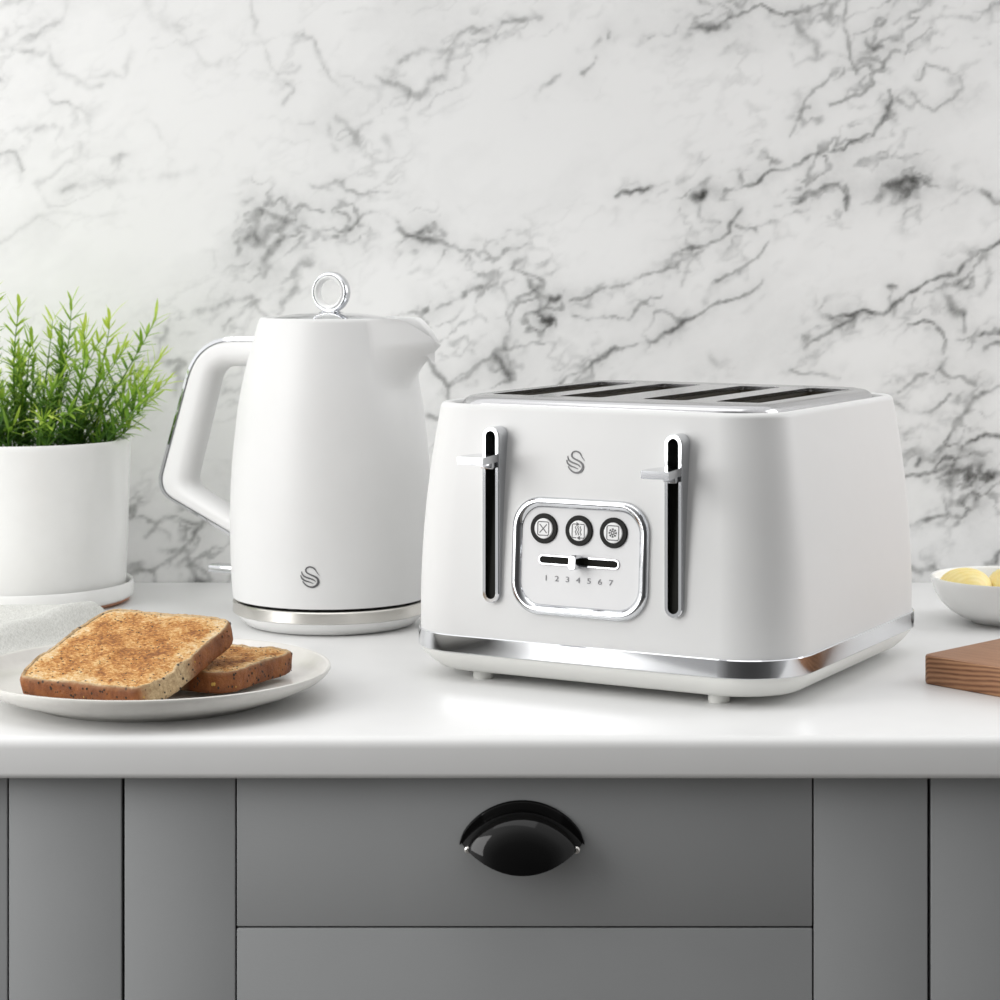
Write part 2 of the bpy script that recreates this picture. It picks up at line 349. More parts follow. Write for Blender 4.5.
# (strength, width, points)
VEINS = [
 (.6,1.6,(690,28,715,27,728,18,735,15,750,11,761,6,769,11,787,16,807,12,825,5,835,-8)),(.35,2,(700,2,720,4,732,14)),
 (.5,1.6,(650,36,662,32,676,32,678,23)),(.5,4,(690,29,710,27,727,25)),(.35,4.5,(796,21,803,27,810,36,815,44,820,53)),
 (.45,2,(848,-5,844,20,846,40,851,60,855,72)),(.6,2,(882,18,876,22,874,27,880,27,884,20)),(.5,2,(896,0,891,10,886,16)),
 (.5,2.5,(869,41,872,47,880,47)),(.45,2,(898,50,890,52,880,65,869,75,870,85,860,96,845,100,830,105)),
 (.4,2,(895,22,910,15,922,8,940,-6)),(.3,2,(922,26,935,20,950,18,970,18,980,17,990,8,1004,2)),
 (.45,1.8,(837,70,825,79,815,87,807,100,804,110,796,120,790,135)),(.5,2,(802,111,811,110)),
 (.65,1.8,(722,192,737,189,750,186,767,175,782,171,800,165,812,157,825,154,842,150,860,141,872,137,880,125,886,115,890,100,890,88)),
 (.5,2,(740,178,743,187,747,186,762,180)),(.6,3,(772,164,778,163)),(.35,2,(910,95,920,106,935,109,950,100,962,88,957,75,940,70,925,67,915,80)),
 (.4,2.5,(975,38,985,37,990,42,983,45)),(.75,5,(890,186,898,184,905,180,912,180)),(.7,5,(896,190,905,192,910,188,916,184)),(.6,2.2,(912,178,924,180,930,185,941,188)),
 (.4,1.6,(909,192,905,198)),(.6,2.2,(837,183,842,190,846,197,850,202,851,211)),(.5,2,(845,186,848,194,847,200)),(.5,1.8,(837,184,830,186,822,190,805,199,790,202,775,207)),
 (.35,1.6,(812,200,810,205,790,216,772,223,755,231)),(.5,2.2,(780,194,790,190,802,189)),(.9,4.5,(694,197,699,195,703,190)),
 (.4,2.4,(697,204,698,214,702,221,709,223,717,224)),(.6,1.7,(680,247,700,245,708,242,717,239,727,236,730,228,740,210)),(.5,2,(738,228,745,228,757,232)),
 (.3,2,(705,246,701,250,690,261,684,275,680,285)),(.5,1.6,(715,282,726,276,737,270,746,264,755,260,765,249,772,240)),
 (.5,1.5,(570,302,585,297,600,290,610,287,630,280,642,274,650,271,665,267,675,264)),(.5,1.5,(572,315,587,320,610,315,630,317,636,310,642,302,662,296)),
 (.6,1.7,(555,386,562,380,585,369,595,362,605,355,625,349,652,342,667,337,677,330,682,324,691,317,700,312,710,307,720,302,735,298,747,294,757,287,765,280)),
 (.4,2,(682,324,674,320,671,314,666,310,655,312)),(.7,2.2,(617,196,622,192,630,191,638,189,647,187)),(.2,1.6,(647,187,657,183,667,180)),
 (.55,2.5,(582,75,586,69,590,67,594,62,597,57)),(.55,2,(609,37,612,32)),(.35,2.4,(560,75,552,82,543,88,535,100)),
 (.5,4,(257,209,255,218,254,226,250,240)),(.55,3.5,(262,210,260,220,257,230,258,238)),(.4,3,(258,209,270,213,280,216,292,222)),
 (.4,4,(292,222,284,226,275,230,266,234,258,243)),(.5,4,(297,230,288,236,280,240,273,248,267,260)),(.35,3,(285,219,278,224,268,228)),
 (.45,2,(297,207,303,204,310,207,316,210,322,212)),(.6,2.6,(300,225,306,228,312,231,320,234,327,242,340,240)),(.45,2,(320,233,332,230,342,232,350,231,356,225,360,221)),
 (.4,2,(337,214,345,217,350,221)),(.4,2,(360,221,370,216,380,212,392,214,400,220)),(.6,3,(400,220,405,228,410,235,417,238,425,240,435,243,447,242)),
 (.55,2.6,(420,232,425,227,430,232,436,229,445,232)),(.35,2.5,(265,275,268,270,272,266)),(.35,4,(280,297,290,292,297,280,298,270,302,262,311,267)),
 (.3,3,(200,310,215,307,230,300,243,300,252,296)),(.4,2.4,(222,325,230,318,240,312,252,305,258,309,265,314)),(.3,3,(250,297,254,303,250,308)),
 (.55,2,(430,240,445,241,452,246,460,250,475,251,480,256,485,259,490,257,502,256,508,250)),(.3,1.5,(497,245,497,238,500,234,510,231,520,231)),
 (.6,2,(436,308,452,299,460,295,467,292,480,289,497,285,502,276,508,271,515,269,520,272,525,274,535,275,540,279,544,282)),(.6,2.5,(515,271,516,263)),
 (.5,2.5,(452,298,460,297,466,291)),(.4,1.8,(530,280,531,286,532,290,540,296,548,298)),(.85,3.5,(550,299,554,299,557,296)),(.4,1.7,(549,303,547,309,555,312,562,310,560,304)),
 (.8,3.2,(543,325,548,326,551,323)),(.5,1.8,(554,322,557,328)),(.4,2,(502,277,505,290,507,305,510,322,508,334)),(.7,2.8,(506,339,504,348)),
 (.65,4,(495,355,499,363,502,370,507,377)),(.5,2.4,(507,356,508,366,506,376)),(.3,2,(492,355,477,366,462,377,448,386)),
 (.45,2.4,(416,310,419,305,424,306,426,310)),(.5,2.4,(422,352,427,361,433,371,444,383,449,388,448,400)),(.35,2.2,(449,387,463,383,468,377,480,366,492,352)),
 (.6,3,(425,414,430,416,437,419)),
 (.75,1.9,(830,317,850,315,862,312,872,313,882,314,894,304,904,294,914,289,924,284,942,275,950,274,958,271,970,260,978,250,986,252,993,247,1000,242,1015,234)),
 (.6,2,(856,315,846,323,836,330,826,338,812,345,805,348,804,338,808,342)),(.6,2.6,(889,286,893,284)),(.35,1.8,(888,306,889,296,891,290)),
 (.5,2,(956,280,960,284,966,285,972,284,971,277)),(.5,4.5,(950,298,953,305,956,310,966,313)),(.45,2.2,(966,313,968,320,967,330)),(.3,1.8,(946,280,944,289,928,294)),
 (.35,4,(985,262,988,275,984,290)),(.65,1.8,(908,326,916,322,924,321,930,323,934,324)),(.55,2,(938,328,944,332,949,340,947,348,945,352)),
 (.6,1.8,(983,334,992,333,1003,331)),(.4,1.8,(984,352,992,346,1004,341)),(.35,1.8,(944,372,955,376,966,377)),(.35,1.6,(790,370,800,374,812,374,824,376,840,380)),
 (.6,2.2,(980,190,984,194,990,196,994,201,1004,204)),(.5,4,(986,194,992,199)),
 (.45,2.2,(899,391,908,384,917,377,926,373)),(.5,2.2,(897,401,907,406,916,408,926,411,940,404,951,396)),(.4,2.6,(942,369,950,374,960,377,976,384)),
 (.5,2.4,(1010,386,1000,389,986,394,977,401,970,408,956,424,944,443,935,459)),(.35,3,(905,431,915,426,924,423,937,429)),
 (.75,2.4,(1010,436,1000,435,988,434,976,439,964,447,958,455,953,463,952,470)),(.6,5,(962,448,966,452)),(.7,2.2,(906,476,917,473,932,470,945,467,953,465)),(.7,3,(916,461,919,456)),
 (.8,3,(970,475,979,470,988,473,1000,474,1012,472)),(.7,3.4,(979,470,977,478,976,484,975,498)),(.65,2.4,(975,498,974,504,970,509,964,516,958,519,949,515,938,519,928,523,918,526,911,530)),
 (.6,3,(978,468,982,463)),(.4,4,(951,482,950,490,951,498,956,510)),(.6,4,(950,515,956,518)),(.6,3,(995,560,999,553)),(.45,2.4,(988,564,995,559)),(.5,2.8,(908,568,916,571,924,573,937,568)),
 (.6,4,(129,510,133,511)),(.5,2.6,(128,513,133,519,140,519,148,524,156,527,162,522,168,519,176,518,186,522,196,524)),(.5,2.4,(203,505,201,515,199,528,190,542,176,554,160,564,151,571,151,582)),
 (.4,2.4,(120,574,128,572,142,570,151,571)),(.45,2.6,(185,548,187,558,192,570,200,581,208,578)),(.6,4,(198,581,204,580)),(.3,2.2,(144,538,156,530,170,540)),
 (.3,3,(-5,8,12,3,25,-2)),(.3,3,(67,2,62,11,52,22,37,32,25,38)),(.28,3.5,(8,49,22,52,37,54,47,46,52,62,60,71,75,75,84,83,92,90,102,86)),
 (.2,3,(102,75,112,71,125,75,128,60,130,47)),(.3,2.4,(50,101,60,103,70,101,82,110,89,119)),(.3,4,(35,133,39,128,45,124)),(.25,5,(20,130,35,128,50,128,62,130,65,139)),
 (.22,3,(82,145,84,150,82,155,65,167,50,177,37,185,45,197,50,206)),(.3,3.5,(114,161,120,157,124,155)),(.28,3,(62,192,68,188,75,186)),(.2,4.5,(62,192,85,186,105,181,140,179,170,174,195,170)),
 (.25,2.6,(147,117,153,123,157,129,162,142)),(.2,8,(145,0,155,15,165,24,175,30)),(.22,3,(175,30,190,42,200,53,207,60,217,65,230,56)),
 (.2,2,(254,-4,255,32,265,52,277,75,288,72,300,66)),(.28,2.6,(301,37,312,41,322,62,330,75,337,85)),(.25,2.4,(282,102,288,95,292,90,286,84)),(.25,2.4,(297,122,305,124,312,121)),
 (.25,4,(335,115,345,122,355,135,360,147)),(.25,3,(372,120,362,128,357,136)),(.22,3.4,(327,125,331,137,335,147)),(.25,5,(388,140,392,148,391,157)),(.3,2.2,(312,186,322,187,332,191)),
 (.4,1.8,(340,185,352,191,362,196,376,194,390,194)),(.3,3,(400,61,412,57,430,52,450,52,455,44,457,37,464,31,472,27,487,29)),(.3,2,(470,41,482,39,490,36)),
 (.35,3,(377,77,386,82,395,85)),(.35,3.4,(395,85,410,94,425,95,430,82,445,80,450,60,452,52)),(.4,3,(440,79,444,80)),(.3,2,(408,90,410,97)),
 (.2,2.4,(-5,245,15,232,37,214,55,213,75,214,92,215,110,212,125,209)),(.4,4,(165,339,167,331)),(.35,4,(168,363,176,361,185,363,178,368,175,372)),(.3,4,(178,372,182,380,176,388,174,393)),
 (.3,3,(222,392,232,390,242,386)),(.3,3,(-5,20,8,30,0,50)),(.5,3,(500,20,520,18,540,14)),(.25,3,(590,300,596,290,603,285)),(.25,4,(712,355,720,365,730,360)),
]
def build_wall():
    step = 2.0; x0, z0 = -450, -260          # z counted downwards
    W, H = int(1900 / step), int(860 / step)
    shape = (H, W)
    X = np.broadcast_to(x0 + np.arange(W) * step, shape).copy(); Z = np.broadcast_to((z0 + np.arange(H) * step)[:, None], shape).copy()
    wx = (vn(X, Z, 12, 1, 3, .6) - .5) * 9 + (vn(X, Z, 60, 11, 2) - .5) * 7
    wz = (vn(X, Z, 12, 2, 3, .6) - .5) * 9 + (vn(X, Z, 60, 12, 2) - .5) * 7
    keep = np.ones(shape)
    PX, PZ = X + wx, Z + wz
    mod = vn(X, Z, 24, 3, 4, .7)
    # fibres: fine ridges that follow the warped stone, drawn out along its grain
    GX, GZ = (X * .87 - Z * .5) * .55 + wx, (X * .5 + Z * .87) + wz
    fib = np.clip((1 - np.abs(vn(GX, GZ, 17, 8, 3, .6) - .5) * 2 - .80) / .20, 0, 1) ** 1.5
    spots = np.clip(vn(X, Z, 30, 14, 3, .6) * 3.2 - 1.15, 0, 1.2)
    def chain(pts, s, w):
        pts = np.array(pts, float).reshape(-1, 2)
        rad = 10 * w + 30
        a0 = int(max(0, (pts[:, 0].min() - rad - x0) / step)); a1 = int(min(W, (pts[:, 0].max() + rad - x0) / step + 1))
        b0 = int(max(0, (pts[:, 1].min() - rad - z0) / step)); b1 = int(min(H, (pts[:, 1].max() + rad - z0) / step + 1))
        if a1 <= a0 or b1 <= b0: return
        px, pz = PX[b0:b1, a0:a1], PZ[b0:b1, a0:a1]; best = np.full(px.shape, 1e9)
        for (ax, az), (bx, bz) in zip(pts[:-1], pts[1:]):
            dx, dz = bx - ax, bz - az; L = dx * dx + dz * dz + 1e-9
            t = np.clip(((px - ax) * dx + (pz - az) * dz) / L, 0, 1)
            best = np.minimum(best, (px - ax - t * dx) ** 2 + (pz - az - t * dz) ** 2)
        d = np.sqrt(best); mm = np.clip(mod[b0:b1, a0:a1] * 3.2 - .75, .1, 1.4)
        s = .85 * s ** 1.35
        fb, sp = fib[b0:b1, a0:a1], spots[b0:b1, a0:a1]
        c = s * (.95 * np.exp(-(d / (w * .85)) ** 2) * mm + .17 * np.exp(-d / (w * 2.4 + 3)) * (.3 + mm * .6) + np.exp(-(d / (w * 4 + 9)) ** 2) * (.46 * fb * sp + .07 * sp))
        keep[b0:b1, a0:a1] *= 1 - np.clip(c, 0, .97)
    for s, w, p in VEINS: chain(p, s * (.8 if max(p[::2]) < 235 and max(p[1::2]) < 260 else 1), w)  # upper-left veins weakened: washing-out by bright light put into the colour
    rg = np.random.default_rng(9)                # the rest of the slab, left and right of what is set out above
    for k in range(46):
        side = k % 2; x = rg.uniform(-440, -30) if side else rg.uniform(1030, 1430); z = rg.uniform(-200, 580); a = rg.uniform(-.9, .1); p = []
        for q in range(rg.integers(4, 9)):
            p += [x, z]; a += rg.normal(0, .45); x += 18 * math.cos(a); z += 18 * math.sin(a)
        chain(p, rg.uniform(.25, .65), rg.uniform(1.5, 3))
    # thin secondary veining
    zone = np.clip(vn(X, Z, 230, 6, 2) * 3.4 - 1.45, 0, 1)
    keep *= 1 - .16 * fib * spots * zone
    keep *= 1 - .055 * np.clip(vn(GX, GZ, 80, 7, 5, .6) * 3 - 1.35, 0, 1)
    vein = (1 - keep).astype(np.float32)
    # mesh
    xs = (X - 500) * U; zs = CAMZ - (Z - 251) * U
    V = np.stack([xs, np.full(shape, YW), zs], -1).reshape(-1, 3)
    i = np.arange(H * W).reshape(shape)
    Q = np.stack([i[1:, :-1], i[1:, 1:], i[:-1, 1:], i[:-1, :-1]], -1).reshape(-1, 4)
    me = bpy.data.meshes.new('wall_back')
    x_0, x_1, z_1, z_0 = xs[0, 0], xs[0, -1], zs[0, 0], zs[-1, 0]
    n = len(V); yb = YW + .05
    extra = np.array([(x_0, yb, z_1), (x_1, yb, z_1), (x_1, yb, z_0), (x_0, yb, z_0)])
    me.vertices.add(n + 4); me.vertices.foreach_set('co', np.concatenate([V, extra]).astype(np.float32).ravel())
    sides = [list(i[0, :]) + [n + 1, n], list(i[:, -1]) + [n + 2, n + 1], list(i[-1, ::-1]) + [n + 3, n + 2], list(i[::-1, 0]) + [n, n + 3], [n, n + 1, n + 2, n + 3]]
    loops = np.concatenate([Q.ravel()] + [np.array(s) for s in sides]).astype(np.int32)
    tot = np.concatenate([np.full(len(Q), 4), [len(s) for s in sides]]).astype(np.int32)
    st = np.concatenate([[0], np.cumsum(tot)[:-1]]).astype(np.int32)
    me.loops.add(len(loops)); me.loops.foreach_set('vertex_index', loops)
    me.polygons.add(len(tot)); me.polygons.foreach_set('loop_start', st); me.polygons.foreach_set('loop_total', tot)
    me.update(calc_edges=True); me.validate()
    at = me.attributes.new('vein', 'FLOAT', 'POINT'); at.data.foreach_set('value', np.concatenate([vein.ravel(), np.zeros(4, np.float32)]))
    return struct(link('wall_back', me, M['marble'], smooth=False))
build_wall()
struct(mk('floor', box(-1.6, 1.6, -1.2, 2.13, -.04, 0), M['floor']))

# worktop
def worktop():
    pts = []
    for cy, cz, r, a0, a1 in ((YC + .007, CT - .007, .007, 90, 180), (YC + .004, CT - .026 + .004, .004, 180, 270)):
        for k in range(7):
            a = R(a0 + (a1 - a0) * k / 6); pts.append((cy + r * math.cos(a), cz + r * math.sin(a)))
    pts += [(YW - .0006, CT - .026), (YW - .0006, CT)]
    return loft([[(x, y, z) for y, z in pts] for x in (-.88, .88)])
tag(mk('worktop', worktop(), M['worktop'], ang=25), 'white worktop slab running above the grey cabinets', 'worktop')

# cabinets
def fx(px): return (px - 500) * YF / 2300
def fz(py): return CAMZ - (py - 251) * YF / 2300
ZT = CT - .0275
def front_panel(px0, px1, z0, z1): return bbox(fx(px0), fx(px1), YF, YF + .019, z0, z1, .0009, 2)
def cabinet(px0, px1, label, parts):
    cx = fx((px0 + px1) / 2)
    t = thing('base_cabinet', label, 'cabinet', (cx, YF, 0.002))
    def sh(vf): return [(x - cx, y - YF, z - .002) for x, y, z in vf[0]], vf[1]
    a, b = fx(px0) + .0004, fx(px1) - .0004
    car = join(box(a, b, YF + .0195, YF + .026, .03, ZT), box(a, a + .016, YF + .026, YW - .02, .002, ZT), box(b - .016, b, YF + .026, YW - .02, .002, ZT),
               box(a + .016, b - .016, YW - .03, YW - .02, .002, ZT), box(a + .016, b - .016, YF + .026, YW - .03, .03, .046))
    mk('carcass', sh(car), M['carcass'], t)
    out = [mk(n, sh(front_panel(*q)), M['paint'], t) for n, q in parts]
    return t, out, sh
GAP = 927.5
cabt, cabp, csh = cabinet(123.5, 929, 'grey cabinet with black cup handle below kettle and toaster', [
    ('stile', (124.5, 235.2, .03, ZT)), ('drawer', (236.8, 812.3, fz(926.6), ZT - .0004)), ('drawer', (236.8, 812.3, .42, fz(928.3))),
    ('drawer', (236.8, 812.3, .03, .4188)), ('stile', (813.9, 927.6, .03, ZT))])
cabinet(-400, 122.5, 'grey cabinet at far left, below the plate of toast', [('stile', (8.8, 121.3, .03, ZT)), ('door', (-288, 7.2, .03, ZT - .0004)), ('stile', (-399, -289.5, .03, ZT))])
cabinet(930, 1500, 'grey cabinet at far right, below the wooden board', [('stile', (931, 1042, .03, ZT)), ('door', (1043.5, 1385, .03, ZT - .0004)), ('stile', (1386.5, 1499, .03, ZT))])

# cup handle on the upper drawer
def cup():
    hx, hz = fx(522), fz(842); a = .0374; n = 36; rows = []; inner = []
    zt = lambda u: .021 * (1 - u * u) ** .8 ; zb = lambda u: -.0146 * (1 - u * u) ** 1.0
    dp = lambda u: .0225 * max(0, 1 - abs(u) ** 2.2) ** .6 + .0022
    def sec(u, k):
        top, bot, d = zt(u) - k * 1, zb(u), dp(u) - k; pts = []
        for i in range(13):
            t = i / 12 * PI / 2
            pts.append((hx + (a - k) * u, YF - max(d, .0008) * math.sin(t) ** .9, hz + bot + (top - bot) * math.cos(t) ** 1.15))
        return pts
    us = [math.sin((-1 + 2 * i / n) * PI / 2) for i in range(n + 1)]
    o = [sec(u, 0) for u in us]; inn = [sec(u, .0016) for u in us]
    rows = [p + q[::-1] for p, q in zip(o, inn)]
    body = loft(rows)
    # flange following the arch
    fl = []
    for i in range(n + 1):
        u = -1.0 + 2.0 * i / n
        x = hx + .0388 * u; zo = hz + .0008 + .0254 * (1 - u * u) ** .68; zi = hz - .0012 + .0135 * (1 - u * u) ** .8 - .003 * (1 - u * u)
        y0, y1 = YF, YF - .0026
        fl.append([(x, y0, zo), (x, y1 + .0012, zo), (x, y1, zo - .0012), (x, y1, zi), (x, y0, zi)])
    ends = []
    mk('cup_handle', csh(join(body, loft(fl), *ends)), M['black'], cabp[1], 50)
    for x, z in ((-.0334, -.0024), (.0334, -.0024)):
        sc = tube([(hx + x, YF, hz + z), (hx + x, YF - .0105, hz + z), (hx + x, YF - .0112, hz + z)], lambda t: .0023 if t < .9 else .0015, 14)
        mk('handle_screw', csh(sc), M['steel_screw'], cabp[1])
cup()

# ------------------------------------------------------------------ the emblem strokes (unit: 1 = 1/25 px)
EMB = [((590,415),(560,365),(510,325),(430,305),(360,330),(330,390),(350,440),(410,480),(500,515),(580,555),(630,610),(640,680),(610,740),(550,785),(480,800),(400,785),(330,745),(280,695),(258,660)),
       ((228,425),(240,470),(270,520),(340,560),(420,585),(500,610),(550,640),(572,670)),
       ((208,510),(220,560),(260,610),(330,650),(420,675),(520,712))]
def emblem(fmap, s):
    out = []
    for k, st in enumerate(EMB):
        p = smooth_path([((x - 435) * s, (555 - y) * s) for x, y in st], 5)
        if k == 0: w = lambda t: s * (18 + 14 * min(1, t * 8) + 28 * math.exp(-((t - .64) / .13) ** 2) - 12 * max(0, t - .85) / .15)
        else: w = lambda t: s * (8 + 26 * math.sin(PI * min(1, .08 + t * .9)))
        out.append(ribbon(p, w, fmap))
    out.append(ribbon([((595 - 435) * s, (425 - 0) * 0 + (555 - 425) * s), ((640 - 435) * s, (555 - 478) * s), ((672 - 435) * s, (555 - 520) * s)], lambda t: s * (16 - 12 * t), fmap))
    return join(*out)

# ------------------------------------------------------------------ toaster
TX, TY, TA = .1256, 1.6816, R(-28.68)
T = thing('toaster', 'white four slot toaster with chrome levers and control panel', 'toaster', (TX, TY, CT), TA)
Z1, Z2, Z3 = .0207, .0331, .1928
WB, DB = .2923, .2937
def ins(z):
    t = min(1.02, max(0, (z - Z2) / (Z3 - Z2))); return t * t * .0128
def yf(z): return -(DB / 2 - ins(z))
def tbody():
    rings = []
    for k in range(19):
        z = Z2 + (Z3 - .004 - Z2) * k / 18; i = ins(z); t = k / 18
        rings.append(ring(rr(WB - 2 * i, DB - 2 * i, .047 - .007 * t, 12), z))
    i0 = ins(Z3 - .004)
    for k in range(1, 7):
        a = k / 6 * PI / 2; i = i0 + .0038 * (1 - math.cos(a)); z = Z3 - .004 + .004 * math.sin(a)
        rings.append(ring(rr(WB - 2 * i, DB - 2 * i, .040 - (i - i0), 12), z))
    for i, z in ((i0 + .0055, Z3), (i0 + .0066, Z3 - .0008), (i0 + .0069, Z3 - .003), (i0 + .0072, .176)):
        rings.append(ring(rr(WB - 2 * i, DB - 2 * i, .0355, 12), z))
    return loft(rings)
mk('body_shell', tbody(), M['white'], T, 50)
def band():
    rings = []
    for d, z in ((-.002, Z1), (0.0012, Z1), (.0018, Z1 + .0006), (.0018, Z2 - .0006), (.0012, Z2), (-.002, Z2)):
        rings.append(ring(rr(WB + 2 * d, DB + 2 * d, .047 + d, 14), z))
    return loft(rings)
mk('chrome_band', band(), M['band'], T, 30)
def tbase():
    rings = []
    for k in range(8):
        t = k / 7; e = .0112 * (1 - t) ** 1.5; z = .0067 + (Z1 - .0067) * t
        rings.append(ring(rr(WB - 2 * e, DB - 2 * e, .047 - e * .45, 12), z))
    return loft(rings)
mk('base', tbase(), M['white_base'], T, 50)
for sx in (-1, 1):
    for sy in (-1, 1):
        mk('foot', revolve(((.0072, .0067), (.0072, .001), (.0066, .0), ), 24, c=(sx * .0897, sy * .122)), M['white_base'], T)

# steel top with four slots
SLOTS = [-.0850, -.0310, .0340, .0890]; SW, SY0, SY1 = .0165, -.089, .088
PZ_ = .1974
def topplate():
    bm = bmesh.new(); W0, D0 = .2405, .2465
    prof = [(0, .178), (0, .1905), (.0006, .1932), (.0022, .1952), (.0048, .1967), (.0085, PZ_)]
    prev = None
    for d, z in prof:
        cur = [bm.verts.new((x, y, z)) for x, y in rr(W0 - 2 * d, D0 - 2 * d, .034 - d * .6, 10)]
        if prev:
            for j in range(len(cur)): bm.faces.new((prev[j], prev[(j + 1) % len(cur)], cur[(j + 1) % len(cur)], cur[j]))
        prev = cur
    edges = []
    def loop(vs):
        for j in range(len(vs)):
            e = bm.edges.get((vs[j], vs[(j + 1) % len(vs)])) or bm.edges.new((vs[j], vs[(j + 1) % len(vs)]))
            edges.append(e)
    loop(prev); holes = []
    for c in SLOTS:
        h = [bm.verts.new((x, y, PZ_)) for x, y in rr(SW * 2, SY1 - SY0, .0035, 4, c, (SY0 + SY1) / 2)]
        loop(h); holes.append(h)
    bmesh.ops.triangle_fill(bm, use_beauty=True, use_dissolve=False, edges=edges, normal=(0, 0, 1))
    for h in holes:
        lo = [bm.verts.new((v.co.x, v.co.y, PZ_ - .003)) for v in h]
        for j in range(len(h)): bm.faces.new((h[j], h[(j + 1) % len(h)], lo[(j + 1) % len(h)], lo[j]))
    return bm
tp = mkbm('top_plate', topplate(), M['topplate'], T, 30)
for c in SLOTS:
    rgs = [ring(rr(SW * 2 - .0006, SY1 - SY0 - .0006, .0035, 4, c, (SY0 + SY1) / 2), z) for z in (PZ_ - .0028, .150, .1495)]
    lin = loft(rgs, False, True)
    mk('slot_liner', lin, M['dark_in'], tp)
    wires = []
    for s in (-1, 1):
        for k in range(6):
            y = SY0 + .02 + k * (SY1 - SY0 - .04) / 5
            wires.append(tube([(c + s * (SW - .0045), y, .150), (c + s * (SW - .0045), y, .1850)], .0011, 6))
        wires.append(tube([(c + s * (SW - .0045), SY0 + .012, .1850), (c + s * (SW - .0045), SY1 - .012, .1850)], .0012, 6))
    mk('bread_guide', join(*wires), M['chrome'], tp)

# lever guides and levers
def stadium(w, z0, z1, n=10):
    r = w / 2; pts = []
    for k in range(n + 1): a = PI * k / n; pts.append((r * math.cos(a), z1 - r + r * math.sin(a)))
    for k in range(n + 1): a = PI + PI * k / n; pts.append((r * math.cos(a), z0 + r + r * math.sin(a)))
    return pts
GY = -.1502
def guide(cx, z0, z1):
    so, si = stadium(.0132, z0, z1), stadium(.0078, z0 + .0027, z1 - .0027); n = len(so)
    s2 = stadium(.0120, z0 + .0006, z1 - .0006)
    def rg(p, dy): return [(cx + x, dy if dy is not None else yf(z) + .003, z) for x, z in p]
    rings = [rg(so, None), rg(so, GY + .0007), rg(s2, GY), rg(si, GY), rg(si, None)]
    return loft(rings, False, False)
def slotback(cx, z0, z1, w):
    rows = []; r = w / 2
    for k in range(41):
        z = z0 + (z1 - z0) * k / 40; e = max(0, r - (z - z0), r - (z1 - z)); hw = max(.0004, math.sqrt(max(0, r * r - e * e)))
        rows.append([(cx - hw, yf(z) + .002, z), (cx + hw, yf(z) + .002, z), (cx + hw, yf(z) - .0009, z), (cx - hw, yf(z) - .0009, z)])
    return loft(rows)
def lever(cx, zc):
    bm = bmesh.new(); yw = GY - .001; L = .0275; rings = []
    # side-on profile (y outward, half width, z low, z high)
    secs = [(GY + .006, .0032, -.0024, .0024), (yw, .0034, -.0026, .0026), (yw - .0005, .0066, -.0028, .0026), (yw - .008, .0082, -.0026, .0027), (yw - .019, .0098, -.0028, .0026), (yw - L, .0100, -.0030, .0022)]
    for y, w, a, b in secs: rings.append([(cx - w, y, zc + a), (cx + w, y, zc + a), (cx + w, y, zc + b), (cx - w, y, zc + b)])
    v, f = loft(rings)
    vs = [bm.verts.new(p) for p in v]
    for q in f: bm.faces.new([vs[i] for i in q])
    es = [e for e in bm.edges if len(e.link_faces) == 2 and e.calc_face_angle(0) > .6]
    bmesh.ops.bevel(bm, geom=es, offset=.0008, segments=2, profile=.5, affect='EDGES')
    bm.verts.index_update(); lv = ([tuple(x.co) for x in bm.verts], [tuple(x.index for x in fc.verts) for fc in bm.faces]); bm.free()
    return lv
for cx, zc in ((-.0686, .1580), (.0690, .1548)):
    g = mk('lever_guide', guide(cx, .0578, .1790), M['chrome'], T, 35)
    mk('guide_slot', slotback(cx, .0598, .1770, .0086), M['slot_black'], g)
    lv = mk('lever', lever(cx, zc), M['chrome'], T, 35)
    mk('lever_stem', join(bbox(cx - .0034, cx + .0034, GY - .0022, yf(zc) - .0008, zc - .008, zc - .0024, .0006, 2), bbox(cx - .0046, cx + .0046, GY - .0060, GY - .0008, zc - .0072, zc - .0026, .0005, 2)), M['chrome'], lv)

# control panel: its own tilted plane on the front
Pz0, Pz1 = .0525, .1318
pv = Vector((0, yf(Pz1) - yf(Pz0), Pz1 - Pz0)).normalized(); pu = Vector((1, 0, 0)); pn = pu.cross(pv)     # pn points out (-y)
PO = Vector((-.0022, (yf(Pz0) + yf(Pz1)) / 2, (Pz0 + Pz1) / 2))
def pm(u, v, h=0): return tuple(PO + pu * u + pv * v + pn * h)
PWd, PHt = .1030, .0800
def pring(d, h): return [pm(x, y, h) for x, y in rr(PWd - 2 * d, PHt - 2 * d, .021 - d * .8, 10)]
cp = mk('control_panel', loft([pring(.004, -.004), pring(.004, .0012)]), M['panel'], T, 30)
prof = [(0, -.004), (0, .0016), (.0007, .0034), (.0022, .0044), (.0046, .0041), (.0064, .0028), (.0074, .0010)]
mk('panel_frame', loft([pring(d, h) for d, h in prof], False, False), M['chrome'], cp, 50)
def circ(u, v, r, h, n=40): return [pm(u + r * math.cos(2 * PI * k / n), v + r * math.sin(2 * PI * k / n), h) for k in range(n)]
BV = .0186
BU = [-.0274, -.0007, .0252]
